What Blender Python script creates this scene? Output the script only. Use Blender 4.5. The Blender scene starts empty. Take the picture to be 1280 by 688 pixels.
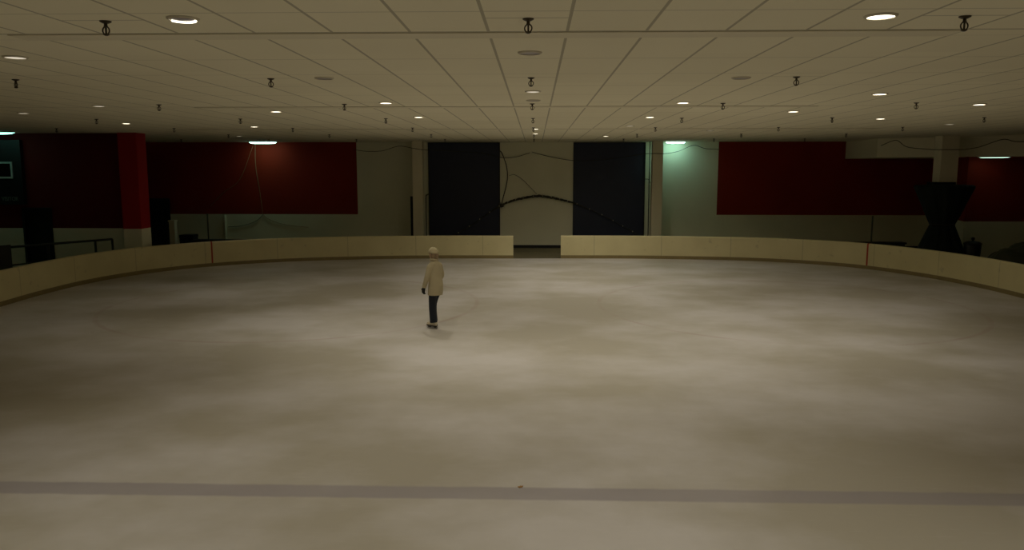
import bpy, bmesh, math, random
from mathutils import Vector, Matrix
random.seed(7)
C = bpy.context.scene.collection
PI = math.pi
CEIL = 4.36          # ceiling height
BACK = 32.58         # back wall

# ------------------------------------------------------------------ materials
def nmat(name):
    m = bpy.data.materials.new(name); m.use_nodes = True
    nt = m.node_tree
    return m, nt, nt.nodes['Principled BSDF']

class N:
    """small helper for node trees"""
    def __init__(s, nt): s.nt = nt
    def new(s, t, **kw):
        n = s.nt.nodes.new(t)
        for k, v in kw.items(): setattr(n, k, v)
        return n
    def put(s, sock, v):
        if isinstance(v, bpy.types.NodeSocket): s.nt.links.new(v, sock)
        else: sock.default_value = v
    def math(s, op, a, b=0.0, c=0.0):
        n = s.new('ShaderNodeMath', operation=op)
        s.put(n.inputs[0], a); s.put(n.inputs[1], b); s.put(n.inputs[2], c)
        return n.outputs[0]
    def mix(s, fac, a, b):
        n = s.new('ShaderNodeMix', data_type='RGBA')
        s.put(n.inputs[0], fac); s.put(n.inputs[6], a); s.put(n.inputs[7], b)
        return n.outputs[2]
    def noise(s, vec, scale, detail=3, rough=.5):
        n = s.new('ShaderNodeTexNoise')
        s.nt.links.new(vec, n.inputs['Vector'])
        n.inputs['Scale'].default_value = scale; n.inputs['Detail'].default_value = detail
        n.inputs['Roughness'].default_value = rough
        return n.outputs['Fac']
    def ramp(s, v, lo, hi):
        n = s.new('ShaderNodeMapRange'); n.clamp = True
        s.put(n.inputs[0], v); n.inputs[1].default_value = lo; n.inputs[2].default_value = hi
        return n.outputs[0]
    def xyz(s, vec):
        n = s.new('ShaderNodeSeparateXYZ'); s.nt.links.new(vec, n.inputs[0]); return n.outputs

def rgba(c): return (c[0], c[1], c[2], 1)

def simple(name, col, rough=.6, metal=0, var=.12, scale=6, bump=0.0):
    m, nt, b = nmat(name); n = N(nt)
    tc = n.new('ShaderNodeTexCoord').outputs['Object']
    f = n.noise(tc, scale, 4)
    d = rgba([c*(1-var) for c in col]); l = rgba([min(1, c*(1+var)) for c in col])
    nt.links.new(n.mix(f, d, l), b.inputs['Base Color'])
    b.inputs['Roughness'].default_value = rough; b.inputs['Metallic'].default_value = metal
    if bump:
        bp = n.new('ShaderNodeBump'); bp.inputs['Strength'].default_value = bump
        nt.links.new(n.noise(tc, scale*12, 2), bp.inputs['Height']); nt.links.new(bp.outputs[0], b.inputs['Normal'])
    return m

def emit(name, col, strength):
    m, nt, b = nmat(name)
    b.inputs['Base Color'].default_value = rgba((.8, .8, .8))
    b.inputs['Emission Color'].default_value = rgba(col)
    b.inputs['Emission Strength'].default_value = strength
    return m

WHITE = (.80, .78, .60)
RED = (.28, .020, .006)

def wall_paint(name, zsplit, ranges, RED=RED):
    """white painted block wall, red above zsplit where x lies in one of the ranges"""
    m, nt, b = nmat(name); n = N(nt)
    geo = n.new('ShaderNodeNewGeometry').outputs['Position']
    X, Y, Z = n.xyz(geo)[0:3]
    white = n.mix(n.ramp(n.noise(geo, .7, 4), .3, .7), rgba([c*.93 for c in WHITE]), rgba(WHITE))
    red = n.mix(n.ramp(n.noise(geo, .5, 4), .3, .7), rgba([c*.85 for c in RED]), rgba(RED))
    msk = None
    for a, c in ranges:
        q = n.math('MULTIPLY', n.math('GREATER_THAN', X, a), n.math('LESS_THAN', X, c))
        msk = q if msk is None else n.math('MAXIMUM', msk, q)
    if msk is None: col = white
    else:
        msk = n.math('MULTIPLY', msk, n.math('GREATER_THAN', Z, zsplit))
        col = n.mix(msk, white, red)
    nt.links.new(col, b.inputs['Base Color'])
    b.inputs['Roughness'].default_value = .75
    b.inputs['Specular IOR Level'].default_value = .2
    return m

def ceiling_mat():
    m, nt, b = nmat('ceiling_tiles'); n = N(nt)
    geo = n.new('ShaderNodeNewGeometry').outputs['Position']
    X, Y, Z = n.xyz(geo)[0:3]
    TW, TL, MOD = .662, 1.32, 7.74
    u = n.math('DIVIDE', n.math('ADD', X, .40), TW)
    du = n.math('ABSOLUTE', n.math('SUBTRACT', n.math('FRACT', n.math('ADD', u, 200.5)), .5))
    lx = n.math('LESS_THAN', du, .013/TW)
    ym = n.math('MULTIPLY', n.math('FRACT', n.math('DIVIDE', n.math('ADD', Y, 77.4-7.10), MOD)), MOD)
    v = n.math('DIVIDE', ym, TL)
    dv = n.math('ABSOLUTE', n.math('SUBTRACT', n.math('FRACT', n.math('ADD', v, 10.5)), .5))
    ly = n.math('LESS_THAN', dv, .011/TL)
    # extra seam where a sprinkler pierces the tile
    dsp = n.math('ABSOLUTE', n.math('SUBTRACT', n.math('FRACT', n.math('ADD', n.math('DIVIDE', n.math('SUBTRACT', Y, 6.22), 3.87), 20.5)), .5))
    col5 = n.math('LESS_THAN', n.math('FRACT', n.math('DIVIDE', n.math('ADD', n.math('FLOOR', u), 100.5), 5)), .2)
    ls = n.math('MULTIPLY', n.math('LESS_THAN', dsp, .012/3.87), col5)
    # dark reveal on both sides of each batten
    bt = n.math('ABSOLUTE', n.math('SUBTRACT', n.math('ABSOLUTE', n.math('SUBTRACT', n.math('ADD', ym, 0.0), 7.605)), .155))
    lb = n.math('LESS_THAN', bt, .020)
    line = n.math('MAXIMUM', n.math('MAXIMUM', lx, lb), n.math('MAXIMUM', n.math('MULTIPLY', ly, .6), n.math('MULTIPLY', ls, .8)))
    cv = n.new('ShaderNodeCombineXYZ')
    nt.links.new(n.math('FLOOR', u), cv.inputs[0]); nt.links.new(n.math('FLOOR', n.math('DIVIDE', n.math('ADD', Y, 50.), TL)), cv.inputs[1])
    wn = n.new('ShaderNodeTexWhiteNoise', noise_dimensions='2D'); nt.links.new(cv.outputs[0], wn.inputs['Vector'])
    base = n.mix(wn.outputs['Value'], rgba((.88, .835, .645)), rgba((.92, .875, .68)))
    base = n.mix(n.math('MULTIPLY', n.ramp(n.noise(geo, .35, 5), .45, .75), .25), base, rgba((.75, .70, .53)))
    nt.links.new(n.mix(n.math('MULTIPLY', line, .5), base, rgba((.13, .11, .07))), b.inputs['Base Color'])
    b.inputs['Roughness'].default_value = .9
    b.inputs['Specular IOR Level'].default_value = .1
    return m

def ice_mat():
    m, nt, b = nmat('ice'); n = N(nt)
    geo = n.new('ShaderNodeNewGeometry').outputs['Position']
    X, Y, Z = n.xyz(geo)[0:3]
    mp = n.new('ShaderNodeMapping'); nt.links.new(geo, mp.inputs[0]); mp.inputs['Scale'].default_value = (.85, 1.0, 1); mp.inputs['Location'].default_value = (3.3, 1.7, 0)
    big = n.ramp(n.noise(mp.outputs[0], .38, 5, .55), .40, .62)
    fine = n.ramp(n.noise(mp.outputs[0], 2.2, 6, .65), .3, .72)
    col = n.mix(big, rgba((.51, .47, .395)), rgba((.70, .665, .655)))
    col = n.mix(n.math('MULTIPLY', fine, .22), col, rgba((.48, .45, .41)))
    # skate scratches
    mp2 = n.new('ShaderNodeMapping'); nt.links.new(geo, mp2.inputs[0])
    mp2.inputs['Rotation'].default_value = (0, 0, .5); mp2.inputs['Scale'].default_value = (.5, 6, 1)
    scr = n.ramp(n.noise(mp2.outputs[0], 4, 6, .7), .58, .72)
    col = n.mix(n.math('MULTIPLY', scr, .10), col, rgba((.95, .94, .92)))
    worn = n.ramp(n.noise(geo, .8, 4), .34, .62)
    # wide blue line, dulled under the ice
    e = n.math('MULTIPLY', n.math('SUBTRACT', n.noise(geo, 3.0, 3), .5), .06)
    yb = n.math('ADD', Y, e)
    bl = n.math('MULTIPLY', n.ramp(yb, 7.30, 7.345), n.math('SUBTRACT', 1.0, n.ramp(yb, 7.60, 7.645)))
    blv = n.math('MULTIPLY', bl, n.math('ADD', n.math('MULTIPLY', worn, .15), .62))
    col = n.mix(blv, col, rgba((.365, .33, .365)))
    # face-off circles
    for cx, rr in ((-5.75, 4.35), (5.85, 4.3)):
        dx = n.math('SUBTRACT', X, cx); dy = n.math('SUBTRACT', Y, 18.6)
        d = n.math('SQRT', n.math('ADD', n.math('MULTIPLY', dx, dx), n.math('MULTIPLY', dy, dy)))
        rg = n.math('SUBTRACT', 1.0, n.ramp(n.math('ABSOLUTE', n.math('SUBTRACT', d, rr)), .03, .075))
        col = n.mix(n.math('MULTIPLY', rg, n.math('MULTIPLY', worn, .28)), col, rgba((.42, .24, .22)))
    nt.links.new(col, b.inputs['Base Color'])
    b.inputs['Roughness'].default_value = .62
    b.inputs['Specular IOR Level'].default_value = .22
    bp = n.new('ShaderNodeBump'); bp.inputs['Strength'].default_value = .08; bp.inputs['Distance'].default_value = .01
    nt.links.new(n.noise(geo, 9, 5), bp.inputs['Height']); nt.links.new(bp.outputs[0], b.inputs['Normal'])
    return m

def board_mat():
    m, nt, b = nmat('board_plastic'); n = N(nt)
    uv = n.new('ShaderNodeUVMap').outputs[0]
    geo = n.new('ShaderNodeNewGeometry').outputs['Position']
    U, V, _ = n.xyz(uv)[0:3]
    d = n.math('ABSOLUTE', n.math('SUBTRACT', n.math('FRACT', n.math('DIVIDE', U, 2.44)), .5))
    seam = n.math('LESS_THAN', d, .012/2.44)
    col = n.mix(n.ramp(n.noise(geo, 1.1, 5), .3, .7), rgba((.68, .60, .34)), rgba((.76, .68, .40)))
    scuff = n.ramp(n.noise(geo, 4.5, 3), .66, .74)
    col = n.mix(n.math('MULTIPLY', scuff, .25), col, rgba((.25, .2, .13)))
    col = n.mix(n.math('MULTIPLY', seam, .35), col, rgba((.2, .17, .1)))
    nt.links.new(col, b.inputs['Base Color'])
    b.inputs['Roughness'].default_value = .5
    return m

M = dict(
    ceiling=ceiling_mat(), ice=ice_mat(), board=board_mat(),
    kick=simple('kickplate', (.26, .20, .085), .6, var=.2),
    redline=simple('red_line', (.42, .045, .02), .5),
    cap=simple('cap_rail', (.62, .54, .36), .5),
    floor=simple('rubber_floor', (.20, .175, .10), .85, var=.25, scale=2),
    white=simple('white_paint', WHITE, .7, var=.05, scale=1),
    offwhite=simple('offwhite_paint', (.74, .68, .50), .7, var=.05, scale=1),
    red=simple('red_paint', (.26, .012, .008), .6, var=.06, scale=1),
    batten=simple('batten_paint', (.80, .75, .57), .8, var=.04, scale=2),
    navy=simple('navy_panel', (.011, .016, .042), .55, var=.15, scale=.8),
    black=simple('black_paint', (.008, .008, .008), .5),
    blackcloth=simple('dark_green_cloth', (.006, .013, .009), .9, var=.3, scale=5, bump=.2),
    steel=simple('dark_steel', (.03, .032, .026), .45, .3),
    bronze=simple('dark_bronze', (.06, .045, .025), .4, .6),
    trimring=simple('lamp_ring', (.62, .57, .44), .5),
    deadlens=simple('unlit_lens', (.38, .34, .36), .35),
    halflens=simple('dim_lens', (.26, .22, .27), .3),
    lens=emit('lit_lens', (1, .90, .70), 4.0),
    dimlens=emit('dimly_lit_lens', (1, .90, .72), .55),
    fluor=emit('green_white_tube', (.50, 1.0, .80), 9.0),
    fluor_r=emit('green_white_tube_bright', (.48, 1.0, .86), 14.0),
    fluor_d=emit('green_white_tube_dim', (.34, 1.0, .78), 2.6), fluor_s=emit('green_white_tube_soffit', (.62, 1.0, .74), 1.7),
    garland=simple('garland_dark', (.035, .030, .018), .85, var=.3, scale=20),
    bulb=simple('small_bulb', (.55, .50, .38), .2),
    wire=simple('wire_dark', (.035, .03, .02), .7),
    wirered=simple('wire_pale', (.40, .22, .10), .6),
    frame=simple('pale_frame', (.42, .42, .38), .5),
    letter=simple('pale_lettering', (.16, .18, .15), .6),
    screen=simple('dark_glass', (.004, .005, .004), .15),
    tarp=simple('olive_tarp', (.05, .055, .028), .75, var=.3, scale=4, bump=.2),
    bench=simple('bench_dark', (.022, .022, .016), .6),
    seatgrey=simple('seat_grey', (.07, .075, .06), .6),
    jacket=simple('cream_jacket', (.50, .43, .28), .85, var=.06, scale=8, bump=.08),
    cap_knit=simple('cream_knit', (.56, .49, .31), .95, var=.08, scale=30, bump=.3),
    hair=simple('brown_hair', (.26, .18, .10), .6, var=.25, scale=25),
    jeans=simple('dark_denim', (.012, .015, .024), .85, var=.2, scale=30),
    glove=simple('black_knit', (.010, .009, .009), .9),
    skin=simple('skin', (.52, .34, .22), .55, var=.04),
    boot=simple('cream_leather', (.66, .58, .42), .45),
    sole=simple('dark_sole', (.03, .024, .016), .5),
    blade=simple('blade_steel', (.45, .44, .42), .3, .9),
    leaf=simple('dry_leaf', (.45, .24, .08), .8),
)

# ------------------------------------------------------------------ mesh helpers
def link(o, parent=None):
    C.objects.link(o)
    if parent: o.parent = parent
    return o

def obj(name, bm, mat, parent=None, smooth=False, loc=None, rz=0):
    bmesh.ops.recalc_face_normals(bm, faces=bm.faces)
    me = bpy.data.meshes.new(name); bm.to_mesh(me); bm.free()
    if mat: me.materials.append(mat)
    if smooth:
        for p in me.polygons: p.use_smooth = True
    o = bpy.data.objects.new(name, me)
    if loc: o.location = loc
    o.rotation_euler.z = rz
    return link(o, parent)

def tag(o, label=None, cat=None, group=None, kind=None):
    if label: o['label'] = label
    if cat: o['category'] = cat
    if group: o['group'] = group
    if kind: o['kind'] = kind
    return o

def thing(name, label, cat, loc=(0, 0, 0), rz=0, group=None):
    o = bpy.data.objects.new(name, None); o.empty_display_size = .2
    o.location = loc; o.rotation_euler.z = rz
    link(o); return tag(o, label, cat, group)

def box(bm, x0, x1, y0, y1, z0, z1, bev=0):
    vs = [bm.verts.new((x, y, z)) for x in (x0, x1) for y in (y0, y1) for z in (z0, z1)]
    f = [(0, 1, 3, 2), (4, 6, 7, 5), (0, 4, 5, 1), (2, 3, 7, 6), (0, 2, 6, 4), (1, 5, 7, 3)]
    fs = [bm.faces.new([vs[i] for i in q]) for q in f]
    if bev:
        es = list({e for q in fs for e in q.edges})
        bmesh.ops.bevel(bm, geom=es, offset=bev, segments=2, affect='EDGES', profile=.7)
    return bm

def bx(*a, bev=0): return box(bmesh.new(), *a, bev=bev)

def ring_loft(bm, rings, cap=True):
    """rings: list of lists of points, same length"""
    vr = [[bm.verts.new(p) for p in r] for r in rings]
    k = len(vr[0])
    for a, b in zip(vr, vr[1:]):
        for i in range(k): bm.faces.new((a[i], a[(i+1) % k], b[(i+1) % k], b[i]))
    if cap:
        bm.faces.new(vr[0][::-1]); bm.faces.new(vr[-1])
    return bm

def tube(bm, pts, rad, seg=10, cap=True):
    pts = [Vector(p) for p in pts]; n = len(pts)
    if not hasattr(rad, '__len__'): rad = [rad]*n
    rings = []; prev = None
    for i, p in enumerate(pts):
        t = (pts[min(i+1, n-1)]-pts[max(i-1, 0)]).normalized()
        if prev is None:
            a = t.cross(Vector((0, 0, 1)))
            if a.length < .1: a = t.cross(Vector((1, 0, 0)))
        else: a = prev - t*prev.dot(t)
        a.normalize(); prev = a; b = t.cross(a)
        rings.append([p + (a*math.cos(2*PI*k/seg) + b*math.sin(2*PI*k/seg))*rad[i] for k in range(seg)])
    return ring_loft(bm, rings, cap)

def lathe(bm, prof, seg=24, cx=0, cy=0):
    rings = [[(cx+r*math.cos(2*PI*k/seg), cy+r*math.sin(2*PI*k/seg), z) for k in range(seg)] for r, z in prof]
    return ring_loft(bm, rings)

def prism(bm, poly, z0, z1):
    return ring_loft(bm, [[(x, y, z0) for x, y in poly], [(x, y, z1) for x, y in poly]])

def spline(pts, per=8):
    """Catmull-Rom through pts"""
    P = [Vector(p) for p in pts]; P = [2*P[0]-P[1]] + P + [2*P[-1]-P[-2]]
    out = []
    for i in range(1, len(P)-2):
        for j in range(per):
            t = j/per
            out.append(.5*((2*P[i]) + (P[i+1]-P[i-1])*t + (2*P[i-1]-5*P[i]+4*P[i+1]-P[i+2])*t*t + (3*P[i]-P[i-1]-3*P[i+1]+P[i+2])*t**3))
    out.append(P[-2]); return out

def ellipsoid(bm, c, r, seg=20, rings=14, rot=None):
    bb = bmesh.new(); bmesh.ops.create_uvsphere(bb, u_segments=seg, v_segments=rings, radius=1)
    m = Matrix.Translation(Vector(c)) @ (rot or Matrix()) @ Matrix.Diagonal((r[0], r[1], r[2], 1))
    bmesh.ops.transform(bb, matrix=m, verts=bb.verts)
    me = bpy.data.meshes.new('tmp'); bb.to_mesh(me); bb.free(); bm.from_mesh(me); bpy.data.meshes.remove(me)
    return bm

def fuse(o, voxel, smooth=4):
    """merge the overlapping shells of one mesh into a single continuous surface"""
    r = o.modifiers.new('r', 'REMESH'); r.mode = 'VOXEL'; r.voxel_size = voxel; r.use_smooth_shade = True
    s = o.modifiers.new('s', 'SMOOTH'); s.iterations = smooth; s.factor = .5
    dg = bpy.context.evaluated_depsgraph_get(); dg.update()
    me = bpy.data.meshes.new_from_object(o.evaluated_get(dg))
    o.modifiers.clear(); old = o.data; o.data = me; me.name = old.name
    bpy.data.meshes.remove(old)
    for p in me.polygons: p.use_smooth = True
    return o

def struct(name, bm, mat, parent=None):
    o = obj(name, bm, mat, parent)
    if not parent: o['kind'] = 'structure'
    return o

# ------------------------------------------------------------------ room shell
XL, XR, YF = -19.0, 19.0, -12.0
struct('floor', bx(XL, XR, YF, BACK+.3, -.25, -.006), M['floor'])
struct('ceiling', bx(XL, XR, YF, BACK+.3, CEIL, CEIL+.2), M['ceiling'])

back_paint = wall_paint('back_wall_paint', 1.385, [(-19, -7.40), (7.46, 19)])
struct('wall_back', bx(XL, XR, BACK, BACK+.3, -.006, CEIL), back_paint)
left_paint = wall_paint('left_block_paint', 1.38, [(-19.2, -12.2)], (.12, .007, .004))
bm = bmesh.new()
LB = 24.5
box(bm, XL, -16.24, LB, LB+.2, -.006, CEIL)
box(bm, -16.24, -15.41, LB, LB+.2, 1.97, CEIL)
box(bm, -15.41, -12.9, LB, LB+.2, -.006, CEIL)
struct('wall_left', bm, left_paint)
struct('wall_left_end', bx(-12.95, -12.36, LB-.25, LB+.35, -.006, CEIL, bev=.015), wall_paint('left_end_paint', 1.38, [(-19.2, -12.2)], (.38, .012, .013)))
struct('wall_left_outer', bx(XL-.2, XL, YF, BACK+.3, -.006, CEIL), wall_paint('left_outer_paint', 1.38, [(-30, -18)]))
struct('wall_right_outer', bx(XR, XR+.2, YF, BACK+.3, -.006, CEIL), wall_paint('right_outer_paint', 1.42, [(18, 30)]))
struct('wall_front', bx(XL, XR, YF-.2, YF, -.006, CEIL), wall_paint('front_paint', 1.4, [(-30, 30)]))
right_paint = wall_paint('right_block_paint', 1.425, [(13, 19.1)])
bm = bmesh.new()
prism(bm, [(15.05, 28.0), (19.0, 28.0), (19.0, 28.2), (15.15, 28.2), (16.35, 32.58), (16.2, 32.58)], -.006, 3.68)
struct('wall_right', bm, right_paint)
sof = [(12.57, 29.6), (16.0, 26.45), (19.0, 23.7), (19.0, 32.57), (12.57, 32.57)]
bm = bmesh.new(); prism(bm, sof, 3.67, CEIL)
struct('trim_soffit', bm, M['offwhite'])
bm = bmesh.new()
box(bm, -12.3, 16.1, BACK-.025, BACK, -.006, .115)
struct('baseboard_back', bm, M['black'])
# shallow ceiling battens at each structural bay
for i, (x0, x1, y) in enumerate([(-4.55, 3.55, 6.83), (-6.3, 5.1, 14.57), (-10.5, 9.5, 22.31), (-14, 12, 30.05)]):
    struct('trim_%d' % (i+1), bx(x0, x1, y, y+.27, CEIL-.009, CEIL, bev=.003), M['batten'])

# doors
d = bx(-16.42, -15.33, BACK-.05, BACK, -.006, 2.04, bev=.01)
d = struct('door_1', d, M['black'])
struct('door_handle', bx(-15.52, -15.42, BACK-.10, BACK-.05, .98, 1.02, bev=.008), M['steel'], d)
bm = bmesh.new()
box(bm, -16.30, -16.24, LB-.03, LB+.22, -.006, 2.03); box(bm, -15.41, -15.35, LB-.03, LB+.22, -.006, 2.03); box(bm, -16.24, -15.41, LB-.03, LB+.22, 1.97, 2.03)
f = struct('door_2', bm, M['black'])
struct('door_leaf', bx(-16.24, -15.41, LB+.12, LB+.17, 0, 1.97), M['black'], f)

# columns
for nm, x0, x1, y0, y1, mt in (('pillar', -4.94, -4.53, 31.6, 32.0, 'offwhite'), ('pillar', 4.65, 5.06, 31.6, 32.0, 'offwhite'), ('pillar', 13.60, 14.18, 27.0, 27.5, 'offwhite')):
    o = struct(nm, bx(x0, x1, y0, y1, -.006, CEIL, bev=.012), M[mt])

# ------------------------------------------------------------------ ice and boards
left_pts = [(-12.35, 3.0), (-12.5, 10), (-12.55, 14.5), (-12.62, 17.4), (-12.80, 19.6), (-12.80, 21.4), (-12.50, 23.1), (-11.90, 24.5), (-10.86, 25.85), (-9.0, 27.18), (-6.5, 28.05), (-3.9, 28.45), (-.80, 28.55)]
right_pts = [(.94, 28.65), (3.85, 28.65), (6.6, 28.30), (8.45, 27.75), (10.0, 26.75), (10.95, 25.65), (11.75, 23.9), (12.15, 22.2), (12.30, 20.6), (12.30, 19.0), (12.25, 14.5), (12.2, 10), (12.1, 3.0)]
pl = [Vector((p.x, p.y)) for p in spline([(x, y, 0) for x, y in left_pts], 8)]
pr_ = [Vector((p.x, p.y)) for p in spline([(x, y, 0) for x, y in right_pts], 8)]
bm = bmesh.new()
poly = [(-12.3, -8)] + [(p.x, p.y) for p in pl] + [(p.x, p.y) for p in pr_] + [(12.1, -8)]
bm.faces.new([bm.verts.new((x, y, 0)) for x, y in poly])
bmesh.ops.triangulate(bm, faces=bm.faces)
ice = obj('ice_sheet', bm, M['ice']); ice['kind'] = 'structure'
tag(ice, 'worn pale ice surface inside the rink boards', 'ice')

BH = .835
def sweep(path, prof, uv=True):
    """prof: (outward offset, z) closed section swept along a plan path; outward is left of travel"""
    bm = bmesh.new(); L = bm.loops.layers.uv.new('UVMap')
    n = len(path); acc = [0]
    for i in range(1, n): acc.append(acc[-1]+(path[i]-path[i-1]).length)
    rows = []
    for i, p in enumerate(path):
        t = (path[min(i+1, n-1)]-path[max(i-1, 0)]).normalized(); nr = Vector((-t.y, t.x))
        rows.append([bm.verts.new((p.x+nr.x*o, p.y+nr.y*o, z)) for o, z in prof])
    k = len(prof)
    for i in range(n-1):
        for j in range(k):
            f = bm.faces.new((rows[i][j], rows[i+1][j], rows[i+1][(j+1) % k], rows[i][(j+1) % k]))
            for lp in f.loops:
                v = lp.vert
                for ii in (i, i+1):
                    if v in rows[ii]: lp[L].uv = (acc[ii], v.co.z)
    bm.faces.new(rows[0]); bm.faces.new(rows[-1][::-1])
    return bm

def sub_path(path, a, b):
    """points of path between arc lengths a and b"""
    acc = 0; out = []
    for p, q in zip(path, path[1:]):
        l = (q-p).length
        for k in range(10):
            s = acc + l*k/10
            if a <= s <= b: out.append(p.lerp(q, k/10))
        acc += l
    return out

def arc_at(path, test):
    acc = 0; best = (9e9, 0)
    for p, q in zip(path, path[1:]):
        l = (q-p).length
        for k in range(20):
            r = p.lerp(q, k/20); d = (r-Vector(test)).length
            if d < best[0]: best = (d, acc+l*k/20)
        acc += l
    return best[1]

board_prof = [(0, -.006), (0, BH-.05), (.008, BH-.018), (.03, BH), (.10, BH), (.12, BH-.02), (.12, -.006)]
kick_prof = [(-.014, -.004), (-.014, .10), (-.006, .115), (.01, .115), (.01, -.004)]
red_prof = [(-.006, .116), (-.006, BH-.05), (.004, BH-.012), (.03, BH+.006), (.10, BH+.006), (.10, BH-.01), (.03, BH-.02), (.012, BH-.06), (.012, .116)]
for nm, path, lab, rx in (('left', pl, 'cream rink boards curving left of the gate gap, with one red line mark', (-10.84, 25.87)),
                          ('right', pr_, 'cream rink boards curving right of the gate gap, with one red line mark', (10.84, 25.80))):
    t = thing('rink_boards', lab, 'rink boards', (path[len(path)//2].x, path[len(path)//2].y, 0), 0, 'rink boards around the ice')
    off = t.location
    def loc(b):
        bmesh.ops.translate(b, verts=b.verts, vec=-off); return b
    obj('board_panel', loc(sweep(path, board_prof)), M['board'], t)
    k = obj('kickplate', loc(sweep(path, kick_prof)), M['kick'], t); k['label'] = 'dark yellow kickplate'
    s0 = arc_at(path, rx)
    k = obj('goal_line_mark', loc(sweep(sub_path(path, s0-.045, s0+.045), red_prof)), M['redline'], t); k['label'] = 'red vertical line mark'

# ------------------------------------------------------------------ ceiling lamps
def spot(parent, e, col=(1, .93, .765), size=100, blend=1.0):
    l = bpy.data.lights.new('lamp_light', 'SPOT'); l.energy = e; l.color = col
    l.spot_size = math.radians(size); l.spot_blend = blend; l.shadow_soft_size = .09
    o = bpy.data.objects.new('lamp_light', l); o.location = (0, 0, -.05); link(o, parent); return o
ring_me = None
def ring_bm():
    return lathe(bmesh.new(), [(.098, -.004), (.100, -.016), (.112, -.016), (.120, -.006), (.122, 0), (.098, 0)], 28)
def lens_bm():
    return lathe(bmesh.new(), [(.098, 0), (.098, -.010), (.07, -.014), (.02, -.016)], 28)
ring0 = ring_bm(); lens0 = lens_bm()
ring_mesh = bpy.data.meshes.new('trim_ring'); ring0.to_mesh(ring_mesh); ring_mesh.materials.append(M['trimring'])
lens_meshes = {}
for key, mt in (('on', 'lens'), ('off', 'deadlens'), ('dim', 'dimlens'), ('half', 'halflens')):
    me = bpy.data.meshes.new('lens'); lens0.to_mesh(me); me.materials.append(M[mt]); lens_meshes[key] = me
cres = bmesh.new()
rings = []
for k in range(25):
    a = PI*(.04+.92*k/24)
    w = .022*math.sin(PI*(.06+.88*k/24))**.5
    rings.append([((.097-w*q)*math.cos(a), (.097-w*q)*math.sin(a), z) for q, z in ((0, -.011), (0, -.022), (1, -.022), (1, -.011))])
ring_loft(cres, rings)
cres_mesh = bpy.data.meshes.new('glowing_rim'); bmesh.ops.recalc_face_normals(cres, faces=cres.faces); cres.to_mesh(cres_mesh); cres_mesh.materials.append(M['lens'])

S = .951
cans = [  # rows of recessed lights from near to far: x, y, state
    [(-2.71, 6.15, 'half'), (2.60, 6.20, 'on')],
    [(-5.35, 8.13, 'dim'), (-.06, 7.98, 'off')],
    [(-2.67, 10.06, 'off'), (2.58, 10.18, 'off')],
    [(-.04, 11.82, 'dim'), (5.23, 12.35, 'on')],
    [(-7.88, 14.2, 'dim'), (-2.58, 13.70, 'on'), (-.04, 13.3, 'off'), (2.53, 13.82, 'on'), (7.81, 14.32, 'on')],
    [(-10.39, 15.9, 'dim'), (-5.12, 15.62, 'on'), (5.08, 15.92, 'on')],
    [(-2.55, 17.32, 'on'), (2.49, 17.47, 'on'), (7.74, 18.15, 'on')],
    [(-10.12, 19.42, 'on'), (10.41, 20.36, 'dim')],
    [(-7.47, 20.95, 'on'), (2.46, 20.85, 'dim')],
    [(-.01, 22.35, 'on'), (5.09, 23.38, 'dim')],
    [(-.01, 25.2, 'on'), (2.37, 27.0, 'on'), (-10.03, 26.65, 'dim')],
]
ORD = ['first', 'second', 'third', 'fourth', 'fifth', 'sixth', 'seventh', 'eighth', 'ninth', 'tenth', 'eleventh']
STATE = {'on': 'brightly lit', 'off': 'unlit-looking', 'dim': 'dimly lit', 'half': 'half lit'}
EN = {'on': 1.0, 'off': .75, 'dim': .75, 'half': .8}  # unlit-looking lamps get power too, added to brighten ice and ceiling
LAMP_W = 96
def side_dimming(x, y):
    # lamp power tuned by position to shape the light, lower towards the sides
    a = 1.0 if abs(x) < 4 else (.85 if abs(x) < 6 else (.5 if abs(x) < 9 else .32))
    if x < -4.5: a *= .75 if y > 14 else .95
    return a*(1.0 if y > 16.5 and abs(x) < 6 else 1.0)
for ri, row in enumerate(cans):
    row = sorted(row)
    for ci, (x, y, st) in enumerate(row):
        side = 'over the middle' if abs(x) < 1 else ('over the left half of the ice' if x < 0 else 'over the right half of the ice')
        if len(row) > 3: side = ORD[ci]+' from the left'
        t = thing('recessed_ceiling_light', '%s round recessed ceiling light, %s row back, %s' % (STATE[st], ORD[ri], side),
                  'ceiling light', (x, y, CEIL), 0, 'recessed lights in the tiled ceiling')
        link(bpy.data.objects.new('trim_ring', ring_mesh), t)
        ln = link(bpy.data.objects.new('lens', lens_meshes[st]), t)
        if st == 'half': link(bpy.data.objects.new('glowing_rim', cres_mesh), ln)
        spot(t, LAMP_W*EN[st]*side_dimming(x, y), size=(84 if x < 0 else 94) if abs(x) > 7 else (104 if y < 16 else 160), blend=1.0 if y < 16 or abs(x) > 7 else .75)
# added bare lamps, unseen above and behind the viewer, lighting the near ice
for x, y in ((0, 4.2), (2.6, 2.4), (-2.6, 2.4), (0, .5), (5.2, 4.4), (-5.2, 4.4), (2.6, -1.6), (-2.6, -1.6)):
    o = spot(None, LAMP_W); o.location = (x, y, CEIL-.05); o.name = 'lamp_light'

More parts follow.
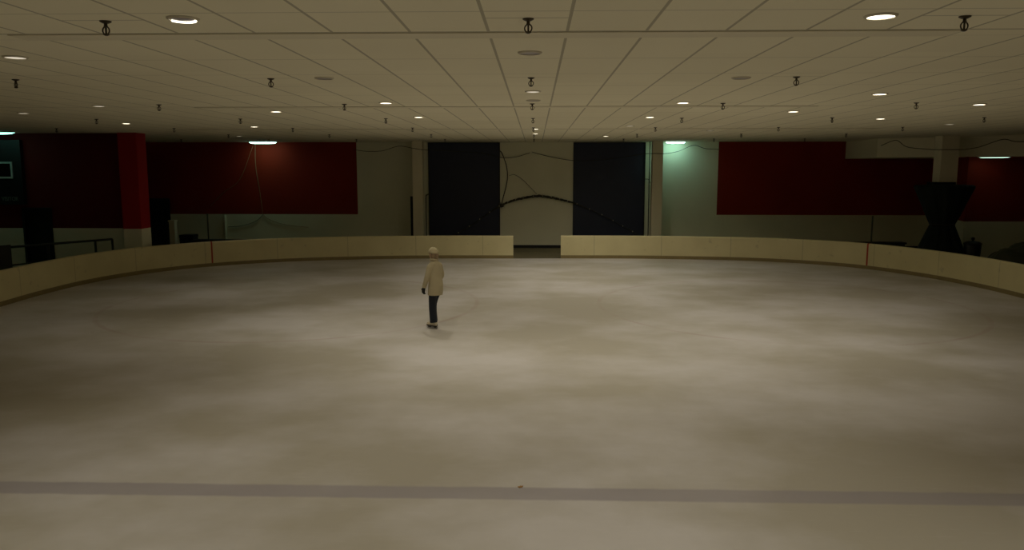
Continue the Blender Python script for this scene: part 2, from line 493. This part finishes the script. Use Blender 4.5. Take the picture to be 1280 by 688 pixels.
# fluorescent fittings by the walls
def fluor(label, x, y, z, L, mt, rz=0, dep=.055):
    t = thing('fluorescent_ceiling_light', label, 'ceiling light', (x, y, z), rz, 'fluorescent fittings near the walls')
    obj('housing', bx(-L/2, L/2, -.13, .13, -.03, .003, bev=.002), M['white'], t)
    bm = bmesh.new(); rings = []
    for k in range(17):
        u = -1+2*k/16; sc = max(.12, (1-abs(u)**6)**.5)
        rings.append([((L/2-.02)*u, .115*sc*math.cos(a), -.03-dep*sc*max(0, math.sin(a))) for a in [PI*q/10 for q in range(11)]])
    ring_loft(bm, rings)
    obj('diffuser', bm, M[mt], t, True)
fluor('long green-white fluorescent fitting above the scoreboard', -16.6, 23.5, CEIL, 1.9, 'fluor_d')
fluor('green-white fluorescent fitting over the left red wall panel', -11.05, 31.9, CEIL, 1.15, 'fluor')
fluor('green-white fluorescent fitting beside the right cream column', 5.62, 32.1, CEIL, .80, 'fluor_r')
fluor('dim fluorescent fitting under the soffit at far right', 15.55, 27.35, 3.67, .95, 'fluor_s', math.radians(-42.5), .02)

# ------------------------------------------------------------------ sprinklers
esc = lathe(bmesh.new(), [(.014, 0), (.045, 0), (.042, -.008), (.022, -.018), (.014, -.018)], 20)
esc_me = bpy.data.meshes.new('escutcheon'); esc.to_mesh(esc_me); esc_me.materials.append(M['bronze'])
fr = bmesh.new()
lathe(fr, [(.013, -.016), (.013, -.036), (.016, -.038), (.016, -.046), (.006, -.048)], 14)
for sgn in (-1, 1):
    tube(fr, [(sgn*.030*math.sin(a), 0, -.072+.030*math.cos(a)) for a in [PI*k/10 for k in range(11)]], .0055, 8)
tube(fr, [(0, 0, -.046), (0, 0, -.098)], .0075, 8)
fr_me = bpy.data.meshes.new('frame_arms'); bmesh.ops.recalc_face_normals(fr, faces=fr.faces); fr.to_mesh(fr_me); fr_me.materials.append(M['bronze'])
df = lathe(bmesh.new(), [(.004, -.098), (.024, -.100), (.024, -.104), (.010, -.112), (.003, -.112)], 16)
df_me = bpy.data.meshes.new('deflector'); df.to_mesh(df_me); df_me.materials.append(M['bronze'])
KMAX = {0: (1, 1), 1: (2, 1), 2: (2, 2), 3: (3, 3), 4: (4, 4), 5: (4, 3), 6: (4, 3)}
for r in range(7):
    a, b_ = KMAX[r]
    for k in range(-a, b_+1):
        x = k*3.31-.06; y = 6.25+3.87*r
        if k == 0: where = 'on the middle line'
        else: where = '%s %s of the middle' % (ORD[abs(k)-1], 'left' if k < 0 else 'right')
        t = thing('fire_sprinkler', 'dark pendent fire sprinkler, %s row back, %s' % (ORD[r], where), 'sprinkler', (x, y, CEIL), random.uniform(-.5, .5), 'pendent sprinklers in the ceiling')
        link(bpy.data.objects.new('escutcheon', esc_me), t)
        link(bpy.data.objects.new('frame_arms', fr_me), t)
        link(bpy.data.objects.new('deflector', df_me), t)

# ------------------------------------------------------------------ back wall fittings
def panel(label, x0, x1):
    cx = (x0+x1)/2; w = (x1-x0)/2
    t = thing('navy_wall_panel', label, 'wall panel', (cx, BACK, 0), 0, 'navy panels on the back wall')
    bm = bmesh.new()
    # hanging cloth with very shallow vertical waves
    front = []; n = 48
    for k in range(n+1):
        u = -w+.03+(2*w-.06)*k/n
        front.append((u, -.045-.003*math.sin(k*.5)))
    prism(bm, front+[(w-.03, -.012), (-w+.03, -.012)], .12, CEIL-.05)
    obj('panel_cloth', bm, M['navy'], t, False)
    bm = bmesh.new()
    box(bm, -w, -w+.03, -.07, -.002, .12, CEIL-.02); box(bm, w-.03, w, -.07, -.002, .12, CEIL-.02)
    box(bm, -w+.03, w-.03, -.07, -.002, CEIL-.05, CEIL-.02)
    obj('panel_frame', bm, M['black'], t)
panel('tall near-black navy panel left of the gate gap', -4.42, -1.46)
panel('tall navy panel right of the gate gap, bluish at its right edge', 1.55, 4.49)

# garland arch
arch = [(-3.75, .42), (-3.24, .60), (-2.6, .98), (-2.0, 1.40), (-1.43, 1.76), (-.95, 1.96), (-.5, 2.07), (.09, 2.16), (.6, 2.11), (1.1, 2.00), (1.58, 1.87), (2.3, 1.58), (3.01, 1.25), (3.6, .92), (4.18, .60)]
AY = BACK-.16
t = thing('garland_arch', 'dark twig garland with tiny bulbs arching across the white middle wall', 'garland', (0, AY, 0))
path = spline([(x, 0, z) for x, z in arch], 10)
n = len(path)
for s in range(3):
    bm = bmesh.new(); pts = []; rd = []
    for i, p in enumerate(path):
        u = i/(n-1); fat = .16+.84*math.exp(-((p.x-.0)/1.75)**4)
        a = i*.55+s*2*PI/3
        pts.append(p+Vector((0, math.cos(a), math.sin(a)))*.026*fat); rd.append((.024+.008*math.sin(i*1.7+s))*fat+.004)
    tube(bm, pts, rd, 7)
    obj('twig_strand', bm, M['garland'], t, True)
bm = bmesh.new()
ellipsoid(bm, (-1.40, -.01, 1.77), (.10, .07, .085), 12, 8)
for k in range(9):
    a = k*2.4; tube(bm, [(-1.40, -.01, 1.77), (-1.40+.15*math.cos(a), -.03, 1.77+.13*math.sin(a))], [.02, .008], 6)
obj('knot', bm, M['garland'], t)
for i in range(4, n, 7):
    p = path[i]
    bm = bmesh.new(); lathe(bm, [(.004, -.03), (.014, -.018), (.018, 0), (.012, .014), (.004, .02)], 10, 0, 0)
    bmesh.ops.translate(bm, verts=bm.verts, vec=p+Vector((0, -.07, .02)))
    obj('bulb', bm, M['bulb'], t, True)

def cable(name, label, cat, pts, r, mat, group=None, per=8):
    P = spline(pts, per); o0 = P[0].copy()
    bm = bmesh.new(); tube(bm, [p-o0 for p in P], r, 7)
    o = obj(name, bm, M[mat], None, True, loc=o0)
    return tag(o, label, cat, group)
cable('hanging_cord', 'dark cord hanging from wall top to garland knot beside left navy panel', 'cord',
      [(-1.45, BACK-.05, 4.0), (-1.36, BACK-.05, 3.86), (-1.20, BACK-.06, 3.40), (-1.15, BACK-.06, 2.95), (-1.22, BACK-.07, 2.5), (-1.33, BACK-.10, 2.1), (-1.38, BACK-.14, 1.86)], [.018]*49, 'garland')
cable('thin_cord', 'thin cord slanting from hanging cord to top of the garland arch', 'cord',
      [(-1.08, BACK-.06, 2.99), (-.85, BACK-.05, 3.02), (-.5, BACK-.05, 2.80), (-.15, BACK-.05, 2.45), (.05, BACK-.06, 2.24)], .008, 'wire')
SY = 31.56
def sw(pts):
    # fixed to the back wall, bowing out over the faces of the two cream columns
    return [(x, BACK-.10-.90*max(0, 1-max(0, abs(abs(x)-4.8)-.3)/1.9), z) for x, z in pts]
cable('swag_wire', 'wire swagged across the left cream column under the ceiling', 'wire', sw([(-7.5, 4.05), (-6.9, 3.98), (-6.2, 4.0), (-5.5, 4.17), (-4.9, 4.08), (-4.45, 4.02), (-3.4, 3.98), (-2.2, 3.9), (-1.4, 3.72), (-.8, 3.75), (-.24, 3.92)]), .011, 'wire', 'swagged wires below the ceiling')
cable('swag_wire', 'wire swagged from above the white middle wall to right cream column', 'wire', sw([(-.15, 3.95), (.5, 3.78), (1.4, 3.62), (2.3, 3.6), (3.4, 3.72), (4.4, 3.86), (5.1, 3.86), (5.7, 3.96), (6.35, 4.20), (6.9, 4.08), (7.5, 4.05)]), .011, 'wire', 'swagged wires below the ceiling')
def sofp(u, z):   # a point just in front of the soffit face
    a = Vector((12.57, 29.6)); b = Vector((16.0, 26.45)); d = (b-a).normalized(); q = a.lerp(b, u)+Vector((d.y, -d.x))*.05
    return (q.x, q.y, z)
cable('swag_wire', 'wire looping along the cream soffit behind the right-hand pillar', 'wire',
      [sofp(.03, 4.1), sofp(.14, 4.28), (13.05, 28.3, 4.02), (13.35, 27.3, 3.91), (13.56, 26.94, 3.89), (14.22, 26.94, 3.89), (14.5, 27.2, 3.91), sofp(.72, 3.99), sofp(.86, 4.22), sofp(.94, 4.14), sofp(1.04, 4.13)], .012, 'wire', 'swagged wires below the ceiling')
cable('wall_wire', 'pale slack wire dropping down the left red wall panel', 'wire',
      [(-11.6, BACK-.03, 4.3), (-11.62, BACK-.03, 3.4), (-11.5, BACK-.03, 2.4), (-11.42, BACK-.03, 1.6), (-11.38, BACK-.03, 1.36), (-11.0, BACK-.03, 1.1), (-10.3, BACK-.03, .92), (-9.5, BACK-.03, .84)], .010, 'wirered', 'wires on the left red wall')
cable('wall_wire', 'pale wire slanting across the left red wall panel', 'wire',
      [(-11.7, BACK-.03, 4.2), (-12.3, BACK-.03, 2.85), (-13.0, BACK-.03, 2.3), (-13.6, BACK-.03, 1.72)], .008, 'wirered', 'wires on the left red wall')
cable('wall_wire', 'dark wire sagging on white wall below the left red panel', 'wire',
      [(-11.4, BACK-.03, 1.36), (-11.7, BACK-.03, 1.1), (-12.3, BACK-.03, .9), (-12.9, BACK-.03, .85)], .010, 'wire', 'wires on the left red wall')

tag(obj('black_plank', bx(-.055, .055, -.03, .03, 0, 2.15, bev=.006), M['black'], None, loc=(-5.06, 32.1, 0)), 'black plank standing behind left cream column', 'plank')
cable('bent_pipe', 'thin dark pipe with hooked top beside left cream column', 'pipe', [(-4.45, 31.95, 0), (-4.45, 31.95, 1.0), (-4.45, 31.95, 2.1), (-4.42, 31.95, 2.2), (-4.34, 31.95, 2.25), (-4.25, 31.95, 2.26)], .022, 'steel')
tag(obj('conduit', lathe(bmesh.new(), [(.018, 0), (.02, .01), (.02, CEIL-.02), (.018, CEIL-.01)], 12), M['wire'], None, True, loc=(4.58, 31.95, 0)), 'thin dark conduit running up beside right cream column', 'pipe')
t = thing('wall_hook', 'small dark hook on the wall beside the right navy panel', 'hook', (4.62, BACK, 2.85))
bm = bmesh.new(); tube(bm, [(0, -.004, 0), (0, -.06, .0), (-.1, -.07, .0), (-.2, -.07, .02)], .012, 7); obj('arm', bm, M['wire'], t)
bm = bmesh.new(); tube(bm, [(0, -.05, 0), (.06, -.05, -.10), (.12, -.05, -.2)], .009, 7); obj('prong', bm, M['wire'], t)
tag(obj('downpipe', lathe(bmesh.new(), [(.045, 0), (.05, .01), (.05, 1.33), (.045, 1.34)], 14), M['white'], None, True, loc=(-13.0, BACK-.06, 0)), 'white pipe on white wall under the left red panel', 'pipe')

# posts behind the boards at the red line marks
def post(label, x, y, h, mt):
    t = thing('rink_post', label, 'post', (x, y, 0), 0, 'slim posts behind the boards')
    obj('shaft', lathe(bmesh.new(), [(.026, 0), (.026, h-.02), (.018, h)], 12), M[mt], t, True)
    obj('foot_plate', lathe(bmesh.new(), [(.09, -.005), (.09, .01), (.03, .014)], 16), M['steel'], t)
post('slim dark post behind the red line mark of left boards', -11.12, 26.32, 1.75, 'tarp')
post('slim brownish post behind the red line mark of right boards', 11.12, 26.22, 1.72, 'tarp')

# white post, black case and low benches behind the boards
t = thing('bollard', 'short white post standing beside the black doorway', 'post', (-14.05, 30.0, 0))
obj('post_body', bx(-.11, .11, -.11, .11, -.006, 1.24, bev=.01), M['white'], t)
obj('post_cap', bx(-.135, .135, -.135, .135, 1.24, 1.29, bev=.012), M['white'], t)
t = thing('equipment_case', 'black equipment case behind the boards next to the white post', 'case', (-13.45, 30.0, 0))
obj('case_body', bx(-.26, .26, -.25, .25, -.006, .62, bev=.02), M['black'], t)
obj('case_lid', bx(-.27, .27, -.26, .26, .62, .74, bev=.03), M['black'], t)
bm = bmesh.new(); tube(bm, [(-.1, -.27, .5), (-.1, -.30, .5), (.1, -.30, .5), (.1, -.27, .5)], .012, 8); obj('handle', bm, M['steel'], t)
def low_bench(label, x, y, L, h, rz=0):
    t = thing('low_bench', label, 'bench', (x, y, 0), rz, 'low dark benches behind the boards')
    obj('seat', bx(-L/2, L/2, -.2, .2, h-.06, h, bev=.01), M['bench'], t)
    for u in (-L/2+.2, L/2-.2):
        bm = bx(u-.03, u+.03, -.18, .18, .0, h-.06); box(bm, u-.03, u+.03, -.2, .2, -.005, .03)
        obj('leg', bm, M['steel'], t)
    obj('front_panel', bx(-L/2+.05, L/2-.05, -.17, -.15, .08, h-.06), M['bench'], t)
low_bench('long low dark bench behind left boards near the black case', -11.9, 29.6, 2.4, .58)
low_bench('long low dark bench behind right boards near the draped pillar', 12.0, 29.0, 3.0, .60)

# guard rail behind the left boards
t = thing('guard_rail', 'dark metal guard rail behind the left boards below the red column', 'railing', (-13.5, 22.6, 0))
A = [(-13.05, 23.75), (-13.3, 23.25), (-14.0, 22.05), (-14.6, 20.9)]
A = [(x+13.5, y-22.6) for x, y in A]
bm = bmesh.new(); tube(bm, [(x, y, 1.10) for x, y in A], .035, 10); obj('top_rail', bm, M['steel'], t, True)
bm = bmesh.new(); tube(bm, [(x, y, .60) for x, y in A], .022, 10); obj('mid_rail', bm, M['steel'], t, True)
for x, y in [A[0], A[1], A[2], A[3]]:
    bm = bmesh.new(); lathe(bm, [(.06, -.005), (.06, .01), (.034, .015), (.034, 1.10)], 12, x, y); obj('rail_post', bm, M['steel'], t, True)
# bench seats at far left
t = thing('spectator_bench', 'dark bench with grey seats behind boards at far left', 'bench', (-14.2, 19.0, 0), math.radians(66))
obj('backrest', bx(-1.3, 1.3, .22, .28, .55, 1.25, bev=.015), M['bench'], t)
for k in range(4): obj('seat', bx(-1.25+k*.64, -.70+k*.64, -.22, .22, .42, .48, bev=.02), M['seatgrey'], t)
for u in (-1.2, 0, 1.2):
    bm = bx(u-.03, u+.03, -.2, .2, -.005, .42); box(bm, u-.03, u+.03, .2, .27, .1, .6); obj('leg', bm, M['steel'], t)

# scoreboard on the left wall
t = thing('scoreboard', 'black scoreboard with pale square frame on the far left wall', 'scoreboard', (-17.15, LB, 0))
obj('cabinet', bx(-1.0, 1.04, -.16, 0, 2.13, 4.15, bev=.015), M['black'], t)
bm = bmesh.new()
x0, x1, z0, z1, w = .22, .76, 2.95, 3.47, .055
for a in ((x0, x1, z1-w, z1), (x0, x1, z0, z0+w), (x0, x0+w, z0+w, z1-w), (x1-w, x1, z0+w, z1-w)): box(bm, a[0], a[1], -.19, -.158, a[2], a[3])
fr = obj('digit_frame', bm, M['frame'], t); fr['label'] = 'pale square frame'
obj('digit_window', bx(x0+w, x1-w, -.168, -.158, z0+w, z1-w), M['screen'], fr)
cu = bpy.data.curves.new('txt', 'FONT'); cu.body = 'VISITOR'; cu.size = .185; cu.extrude = .006; cu.align_x = 'CENTER'
to = bpy.data.objects.new('txt', cu); C.objects.link(to)
dg = bpy.context.evaluated_depsgraph_get(); dg.update()
me = bpy.data.meshes.new_from_object(to.evaluated_get(dg)); bpy.data.objects.remove(to)
me.materials.clear(); me.materials.append(M['letter']); me.name = 'lettering'
lo = link(bpy.data.objects.new('lettering', me), t); lo.rotation_euler = (PI/2, 0, 0); lo.location = (.60, -.168, 2.25); lo.scale = (.80, 1, 1)

# hourglass drape on the right pillar
t = thing('tied_drape', 'dark green cloth drape tied into an hourglass around the right-hand pillar', 'drape', (13.76, 26.95, 0))
def drape(prof, folds, seed, depth):
    bm = bmesh.new(); rings = []
    for r, rd, z in prof:
        ring = []
        for k in range(96):
            a = 2*PI*k/96
            q = r*(1+depth*math.cos(folds*a+seed)+.5*depth*math.cos((folds*2+3)*a+seed*2))
            ring.append((q*math.cos(a), q*rd*math.sin(a), z))
        rings.append(ring)
    return ring_loft(bm, rings)
obj('drape_upper', drape([(.37, .9, 1.38), (.41, .9, 1.46), (.55, .8, 1.75), (.70, .72, 2.1), (.84, .65, 2.4), (.96, .58, 2.62), (.97, .56, 2.68), (.90, .56, 2.71), (.45, .9, 2.73)], 11, .3, .035), M['blackcloth'], t, True)
obj('drape_lower', drape([(.80, .8, .005), (.78, .8, .25), (.72, .8, .55), (.60, .85, .85), (.47, .9, 1.15), (.40, .9, 1.32), (.37, .9, 1.40)], 12, 1.1, .04), M['blackcloth'], t, True)
bm = bmesh.new(); tube(bm, [(.385*math.cos(2*PI*k/32), .35*math.sin(2*PI*k/32), 1.40+.01*math.sin(k)) for k in range(33)], .022, 8); obj('tie_cord', bm, M['wire'], t, True)
obj('collar', bx(-.36, .36, -.02, .5, 2.66, 2.81, bev=.02), M['blackcloth'], t)

# bin and covered heap at the right
t = thing('litter_bin', 'black litter bin with knobbed lid beside the draped pillar', 'bin', (14.42, 26.2, 0))
obj('bin_body', lathe(bmesh.new(), [(.20, -.005), (.22, .05), (.26, .78), (.25, .80)], 24), M['black'], t, True)
obj('bin_lid', lathe(bmesh.new(), [(.275, .78), (.275, .82), (.20, .87), (.05, .90)], 24), M['black'], t, True)
obj('knob', lathe(bmesh.new(), [(.03, .89), (.03, .93), (.055, .95), (.055, 1.0), (.02, 1.02)], 14), M['black'], t, True)
bm = bmesh.new()
G = 36; vs = {}
for i in range(G+1):
    for j in range(G+1):
        u = i/G*2-1; v = j/G*2-1
        e = max(abs(u), abs(v)); edge = max(0, 1-e**4)
        h = edge*(.86+.14*math.sin(3.1*u+1)+.07*math.sin(9*u+4*v)+.04*math.sin(17*v+6*u)-.10*u*u)
        vs[i, j] = bm.verts.new((u*(.98+.05*math.sin(7*v)), v*.7*(1+.05*math.sin(6*u)), h-.003))
for i in range(G):
    for j in range(G): bm.faces.new((vs[i, j], vs[i+1, j], vs[i+1, j+1], vs[i, j+1]))
bm.faces.new([vs[i, 0] for i in range(G+1)]+[vs[G, j] for j in range(1, G+1)]+[vs[i, G] for i in range(G-1, -1, -1)]+[vs[0, j] for j in range(G-1, 0, -1)])
tag(obj('tarp_heap', bm, M['tarp'], None, True, loc=(14.35, 23.7, 0), rz=-.5), 'olive tarp thrown over a low heap at far right', 'tarp')

# scrap on the ice
bm = bmesh.new()
pts = [(.026*math.cos(a)*(1+.25*math.cos(5*a)), .018*math.sin(a)*(1+.25*math.cos(5*a))) for a in [2*PI*k/20 for k in range(20)]]
rings = [[(x, y, .001) for x, y in pts], [(x*1.0, y*1.0, .006+.10*abs(x)) for x, y in pts]]
ring_loft(bm, rings)
tag(obj('dry_leaf', bm, M['leaf'], None, loc=(-.14, 7.63, 0), rz=.6), 'tiny dry brown leaf lying on the ice at the blue line', 'leaf')

# ------------------------------------------------------------------ the skater
FEET = (-2.06, 15.70, 0)
per = thing('person', 'person in cream jacket, pale cap, dark jeans and skates gliding on ice', 'person', FEET, math.atan2(.57, -.82))
J = dict(  # forward, left, up
    pel=(-.075, 0, .88), wai=(-.065, 0, 1.04), che=(-.045, 0, 1.22), nec=(-.03, 0, 1.37), hdb=(-.015, 0, 1.44),
    hL=(-.07, .08, .84), hR=(-.05, -.08, .84), kL=(-.01, .055, .50), kR=(.055, -.05, .50), aL=(-.035, .05, .13), aR=(.045, -.05, .13),
    sL=(-.04, .138, 1.285), sR=(-.04, -.138, 1.285), eL=(-.005, .20, 1.06), eR=(-.05, -.185, 1.06), wL=(.085, .19, .86), wR=(.12, -.14, .93))
J = {k: Vector(v) for k, v in J.items()}
def limb(bm, names, rads, seg=14):
    P = spline([J[k] for k in names], 6); n = len(P); R = []
    m = len(rads)-1
    for i in range(n):
        u = i/(n-1)*m; a = min(int(u), m-1); R.append(rads[a]+(rads[a+1]-rads[a])*(u-a))
    return tube(bm, P, R, seg)
def hand(bm, w, fwd, out, grow=0.0):
    """palm, four unequal bent fingers and a thumb leaving the side of the palm; hanging, relaxed"""
    w = Vector(w); f = Vector(fwd).normalized(); dn = Vector((f.x*.25, 0, -1)).normalized(); o = Vector(out).normalized()
    f = (f-dn*f.dot(dn)).normalized()
    # palm: f runs across the knuckles (thumb side forward), o is the back of the hand
    rings = []
    for u, hw, ht in ((-.01, .024, .020), (.03, .036, .017), (.065, .041, .015), (.092, .039, .013)):
        c = w+dn*u
        rings.append([c+f*(hw+grow)*math.cos(a)+o*(ht+grow)*math.sin(a) for a in [2*PI*k/12 for k in range(12)]])
    ring_loft(bm, rings)
    for q, L in ((.029, .070), (.010, .078), (-.010, .072), (-.028, .056)):
        b = w+dn*.082+f*q
        p1 = b+dn*L*.42-o*.006; p2 = p1+dn*L*.30-o*.016; p3 = p2+dn*L*.22-o*.024
        tube(bm, [b, p1, p2, p3], [.0088+grow, .0085+grow, .0078+grow, .0062+grow], 8)
    b = w+dn*.025+f*.026
    p1 = b+dn*.032+f*.026-o*.006; p2 = p1+dn*.026+f*.008-o*.012
    tube(bm, [b, p1, p2], [.012+grow, .0105+grow, .008+grow], 8)
# body: one continuous surface
bm = bmesh.new()
limb(bm, ['pel', 'wai', 'che', 'nec'], [.115, .095, .095, .050], 18)
tube(bm, [J['che']+Vector((0, 0, .06)), J['nec'], J['hdb'], J['hdb']+Vector((.01, 0, .05))], [.055, .048, .048, .05], 14)
for s in 'LR':
    sg = 1 if s == 'L' else -1
    tube(bm, [Vector((-.045, 0, 1.255)), J['s'+s]+Vector((0, 0, -.02))], [.06, .040], 12)
    limb(bm, ['s'+s, 'e'+s, 'w'+s], [.044, .036, .026])
    tube(bm, [J['pel'], J['h'+s]], [.11, .085], 12)
    limb(bm, ['h'+s, 'k'+s, 'a'+s], [.082, .055, .038])
    # foot
    a = J['a'+s]
    rings = []
    for u, hw, z0, z1 in ((-.055, .026, .078, .125), (0, .034, .076, .15), (.07, .038, .076, .125), (.13, .040, .076, .105), (.17, .024, .078, .095)):
        rings.append([(a.x+u, a.y+hw*math.cos(q), (z0+z1)/2+(z1-z0)/2*math.sin(q)) for q in [2*PI*k/12 for k in range(12)]])
    ring_loft(bm, rings)
    hand(bm, J['w'+s], (1, 0, 0), (0, sg, 0), 0)
HC = J['hdb']+Vector((.012, 0, .095))
ellipsoid(bm, HC+Vector((-.008, 0, .012)), (.094, .075, .104), 24, 18)          # skull
ellipsoid(bm, HC+Vector((.022, 0, -.050)), (.062, .056, .062), 18, 14)          # jaw
ellipsoid(bm, HC+Vector((.062, 0, -.092)), (.022, .026, .018), 12, 8)           # chin
tube(bm, [HC+Vector((.086, 0, .018)), HC+Vector((.096, 0, -.008)), HC+Vector((.106, 0, -.030)), HC+Vector((.088, 0, -.038))], [.008, .010, .013, .009], 10)   # nose
for sg in (-1, 1):
    ellipsoid(bm, HC+Vector((.074, sg*.032, .012)), (.014, .019, .010), 10, 8)  # brow / lid
    ellipsoid(bm, HC+Vector((-.002, sg*.077, -.012)), (.020, .009, .032), 12, 8)   # ear
ellipsoid(bm, HC+Vector((.084, 0, -.060)), (.010, .024, .006), 12, 8)           # lips
ellipsoid(bm, HC+Vector((.082, 0, -.070)), (.010, .020, .006), 12, 8)
body = fuse(obj('body', bm, M['skin'], per), .0055, 3)
# eyes as small parts
for sg in (-1, 1):
    bm = bmesh.new(); ellipsoid(bm, HC+Vector((.080, sg*.031, .0)), (.012, .014, .008), 12, 8)
    obj('eye', bm, M['sole'], per, True)
# jacket
bm = bmesh.new()
rings = []
for z, c, a, b in ((.695, -.040, .138, .158), (.70, -.040, .144, .162), (.80, -.055, .148, .164), (.90, -.062, .146, .160), (1.0, -.060, .132, .150), (1.10, -.052, .122, .148), (1.20, -.046, .118, .152), (1.27, -.042, .108, .150), (1.32, -.038, .092, .125), (1.36, -.034, .078, .095), (1.40, -.028, .070, .076), (1.425, -.024, .068, .072)):
    rings.append([(c+a*math.cos(q), b*math.sin(q), z) for q in [2*PI*k/28 for k in range(28)]])
ring_loft(bm, rings)
for s in 'LR':
    limb(bm, ['s'+s, 'e'+s, 'w'+s], [.066, .060, .055, .050, .045], 16)
    ellipsoid(bm, J['s'+s]+Vector((0, 0, -.01)), (.068, .060, .064))
    tube(bm, [Vector((-.032, 0, 1.345)), Vector((-.036, J['s'+s].y*.5, 1.318)), J['s'+s]], [.070, .068, .064], 16)
jk = fuse(obj('jacket', bm, M['jacket'], per), .010, 5); jk['label'] = 'cream hip-length jacket'
bm = bmesh.new()
bmesh.ops.create_circle(bm, segments=4, radius=.001); bm.clear()
rings = [[(-.024+r*math.cos(q), r*1.06*math.sin(q), z) for q in [2*PI*k/24 for k in range(24)]] for r, z in ((.066, 1.39), (.086, 1.40), (.090, 1.425), (.080, 1.445), (.066, 1.44))]
ring_loft(bm, rings, False)
obj('collar', bm, M['jacket'], jk, True)
# jeans
bm = bmesh.new()
tube(bm, [J['pel']+Vector((0, 0, .06)), J['pel'], J['pel']+Vector((0, 0, -.08))], [.095, .105, .09], 20)
for s in 'LR':
    tube(bm, [J['pel']+Vector((0, 0, -.02)), J['h'+s]], [.092, .084], 14)
    limb(bm, ['h'+s, 'k'+s, 'a'+s], [.084, .083, .072, .072, .078], 16)
jn = fuse(obj('jeans', bm, M['jeans'], per), .010, 4); jn['label'] = 'dark blue jeans'
# gloves
for s in 'LR':
    sg = 1 if s == 'L' else -1
    bm = bmesh.new(); hand(bm, J['w'+s], (1, 0, 0), (0, sg, 0), .003)
    tube(bm, [J['w'+s]+Vector((-.008, 0, .03)), J['w'+s]+Vector((.004, 0, -.02))], [.034, .030], 12)
    g = fuse(obj('glove', bm, M['glove'], per), .004, 2); g['label'] = 'black glove'
# hair and cap
bm = bmesh.new()
rings = []
for z, ax, ay, c in ((.035, .070, .060, -.014), (.015, .096, .082, -.016), (-.04, .100, .088, -.022), (-.085, .084, .080, -.030), (-.115, .066, .068, -.034), (-.125, .05, .055, -.034)):
    ring = []
    for k in range(28):
        q = 2*PI*k/28
        x = ax*math.cos(q); 
        if x > .030: x = .030+(x-.030)*.15
        ring.append((HC.x+c+x, HC.y+ay*math.sin(q)*(1+.02*math.sin(9*q)), HC.z+z))
    rings.append(ring)
ring_loft(bm, rings)
o = obj('hair', bm, M['hair'], per, True); o['label'] = 'brown hair below the cap'
rings = []
for z, r in ((.010, .99), (.012, 1.08), (.045, 1.085), (.049, 1.05), (.066, 1.0), (.085, .88), (.108, .66), (.122, .40), (.128, .18), (.129, .04)):
    rings.append([(HC.x-.008+.103*r*math.cos(q), HC.y+.086*r*math.sin(q), HC.z+z+.006*math.cos(q)) for q in [2*PI*k/28 for k in range(28)]])
bm = bmesh.new(); ring_loft(bm, rings)
o = obj('knit_cap', bm, M['cap_knit'], per, True); o['label'] = 'cream knit cap'
# skates
for s in 'LR':
    a = J['a'+s]
    bm = bmesh.new(); rings = []
    for u, hw, z0, z1 in ((-.078, .018, .070, .10), (-.068, .034, .066, .14), (-.02, .042, .064, .165), (.03, .044, .064, .155), (.09, .046, .064, .125), (.14, .044, .064, .112), (.175, .032, .066, .098), (.186, .014, .072, .088)):
        rings.append([(a.x+u, a.y+hw*math.cos(q), (z0+z1)/2+(z1-z0)/2*math.sin(q)) for q in [2*PI*k/16 for k in range(16)]])
    ring_loft(bm, rings)
    tube(bm, [a+Vector((-.01, 0, -.01)), a+Vector((-.012, 0, .05)), a+Vector((-.012, 0, .09))], [.048, .048, .046], 16)
    sk = fuse(obj('skate', bm, M['boot'], per), .006, 3); sk['label'] = 'cream skate boot'
    bm = bmesh.new()
    pts = [(-.078, -.026), (-.06, -.036), (.0, -.036), (.08, -.044), (.15, -.038), (.185, -.014), (.185, .014), (.15, .038), (.08, .044), (.0, .036), (-.06, .036), (-.078, .026)]
    prism(bm, [(a.x+x, a.y+y) for x, y in pts], .052, .070)
    box(bm, a.x-.065, a.x-.02, a.y-.012, a.y+.012, .026, .054); box(bm, a.x+.08, a.x+.145, a.y-.012, a.y+.012, .026, .054)
    obj('sole', bm, M['sole'], sk)
    bm = bmesh.new()
    pr2 = [(-.10, .030), (-.098, .012), (-.085, .0), (.165, .0), (.192, .014), (.196, .034), (.17, .030)]
    ring_loft(bm, [[(a.x+x, a.y-.002, z) for x, z in pr2], [(a.x+x, a.y+.002, z) for x, z in pr2]])
    obj('blade', bm, M['blade'], sk)

# ------------------------------------------------------------------ camera, world, view
cam = bpy.data.cameras.new('camera'); co = bpy.data.objects.new('camera', cam); C.objects.link(co)
co.location = (0, 0, 3.2); co.rotation_euler = (PI/2-math.radians(7.6), 0, math.radians(1.7))
cam.sensor_width = 36; cam.lens = 36*980/1280; cam.clip_end = 200
sc = bpy.context.scene; sc.camera = co
w = bpy.data.worlds.new('world'); sc.world = w; w.use_nodes = True
w.node_tree.nodes['Background'].inputs[0].default_value = (0, 0, 0, 1)
vs_ = sc.view_settings; vs_.view_transform = 'Standard'; vs_.look = 'None'; vs_.gamma = 1; vs_.use_curve_mapping = False
vs_.exposure = 0.09
sc.cycles.diffuse_bounces = 6; sc.cycles.max_bounces = 10; sc.cycles.use_denoising = True
sc.cycles.sample_clamp_indirect = 5
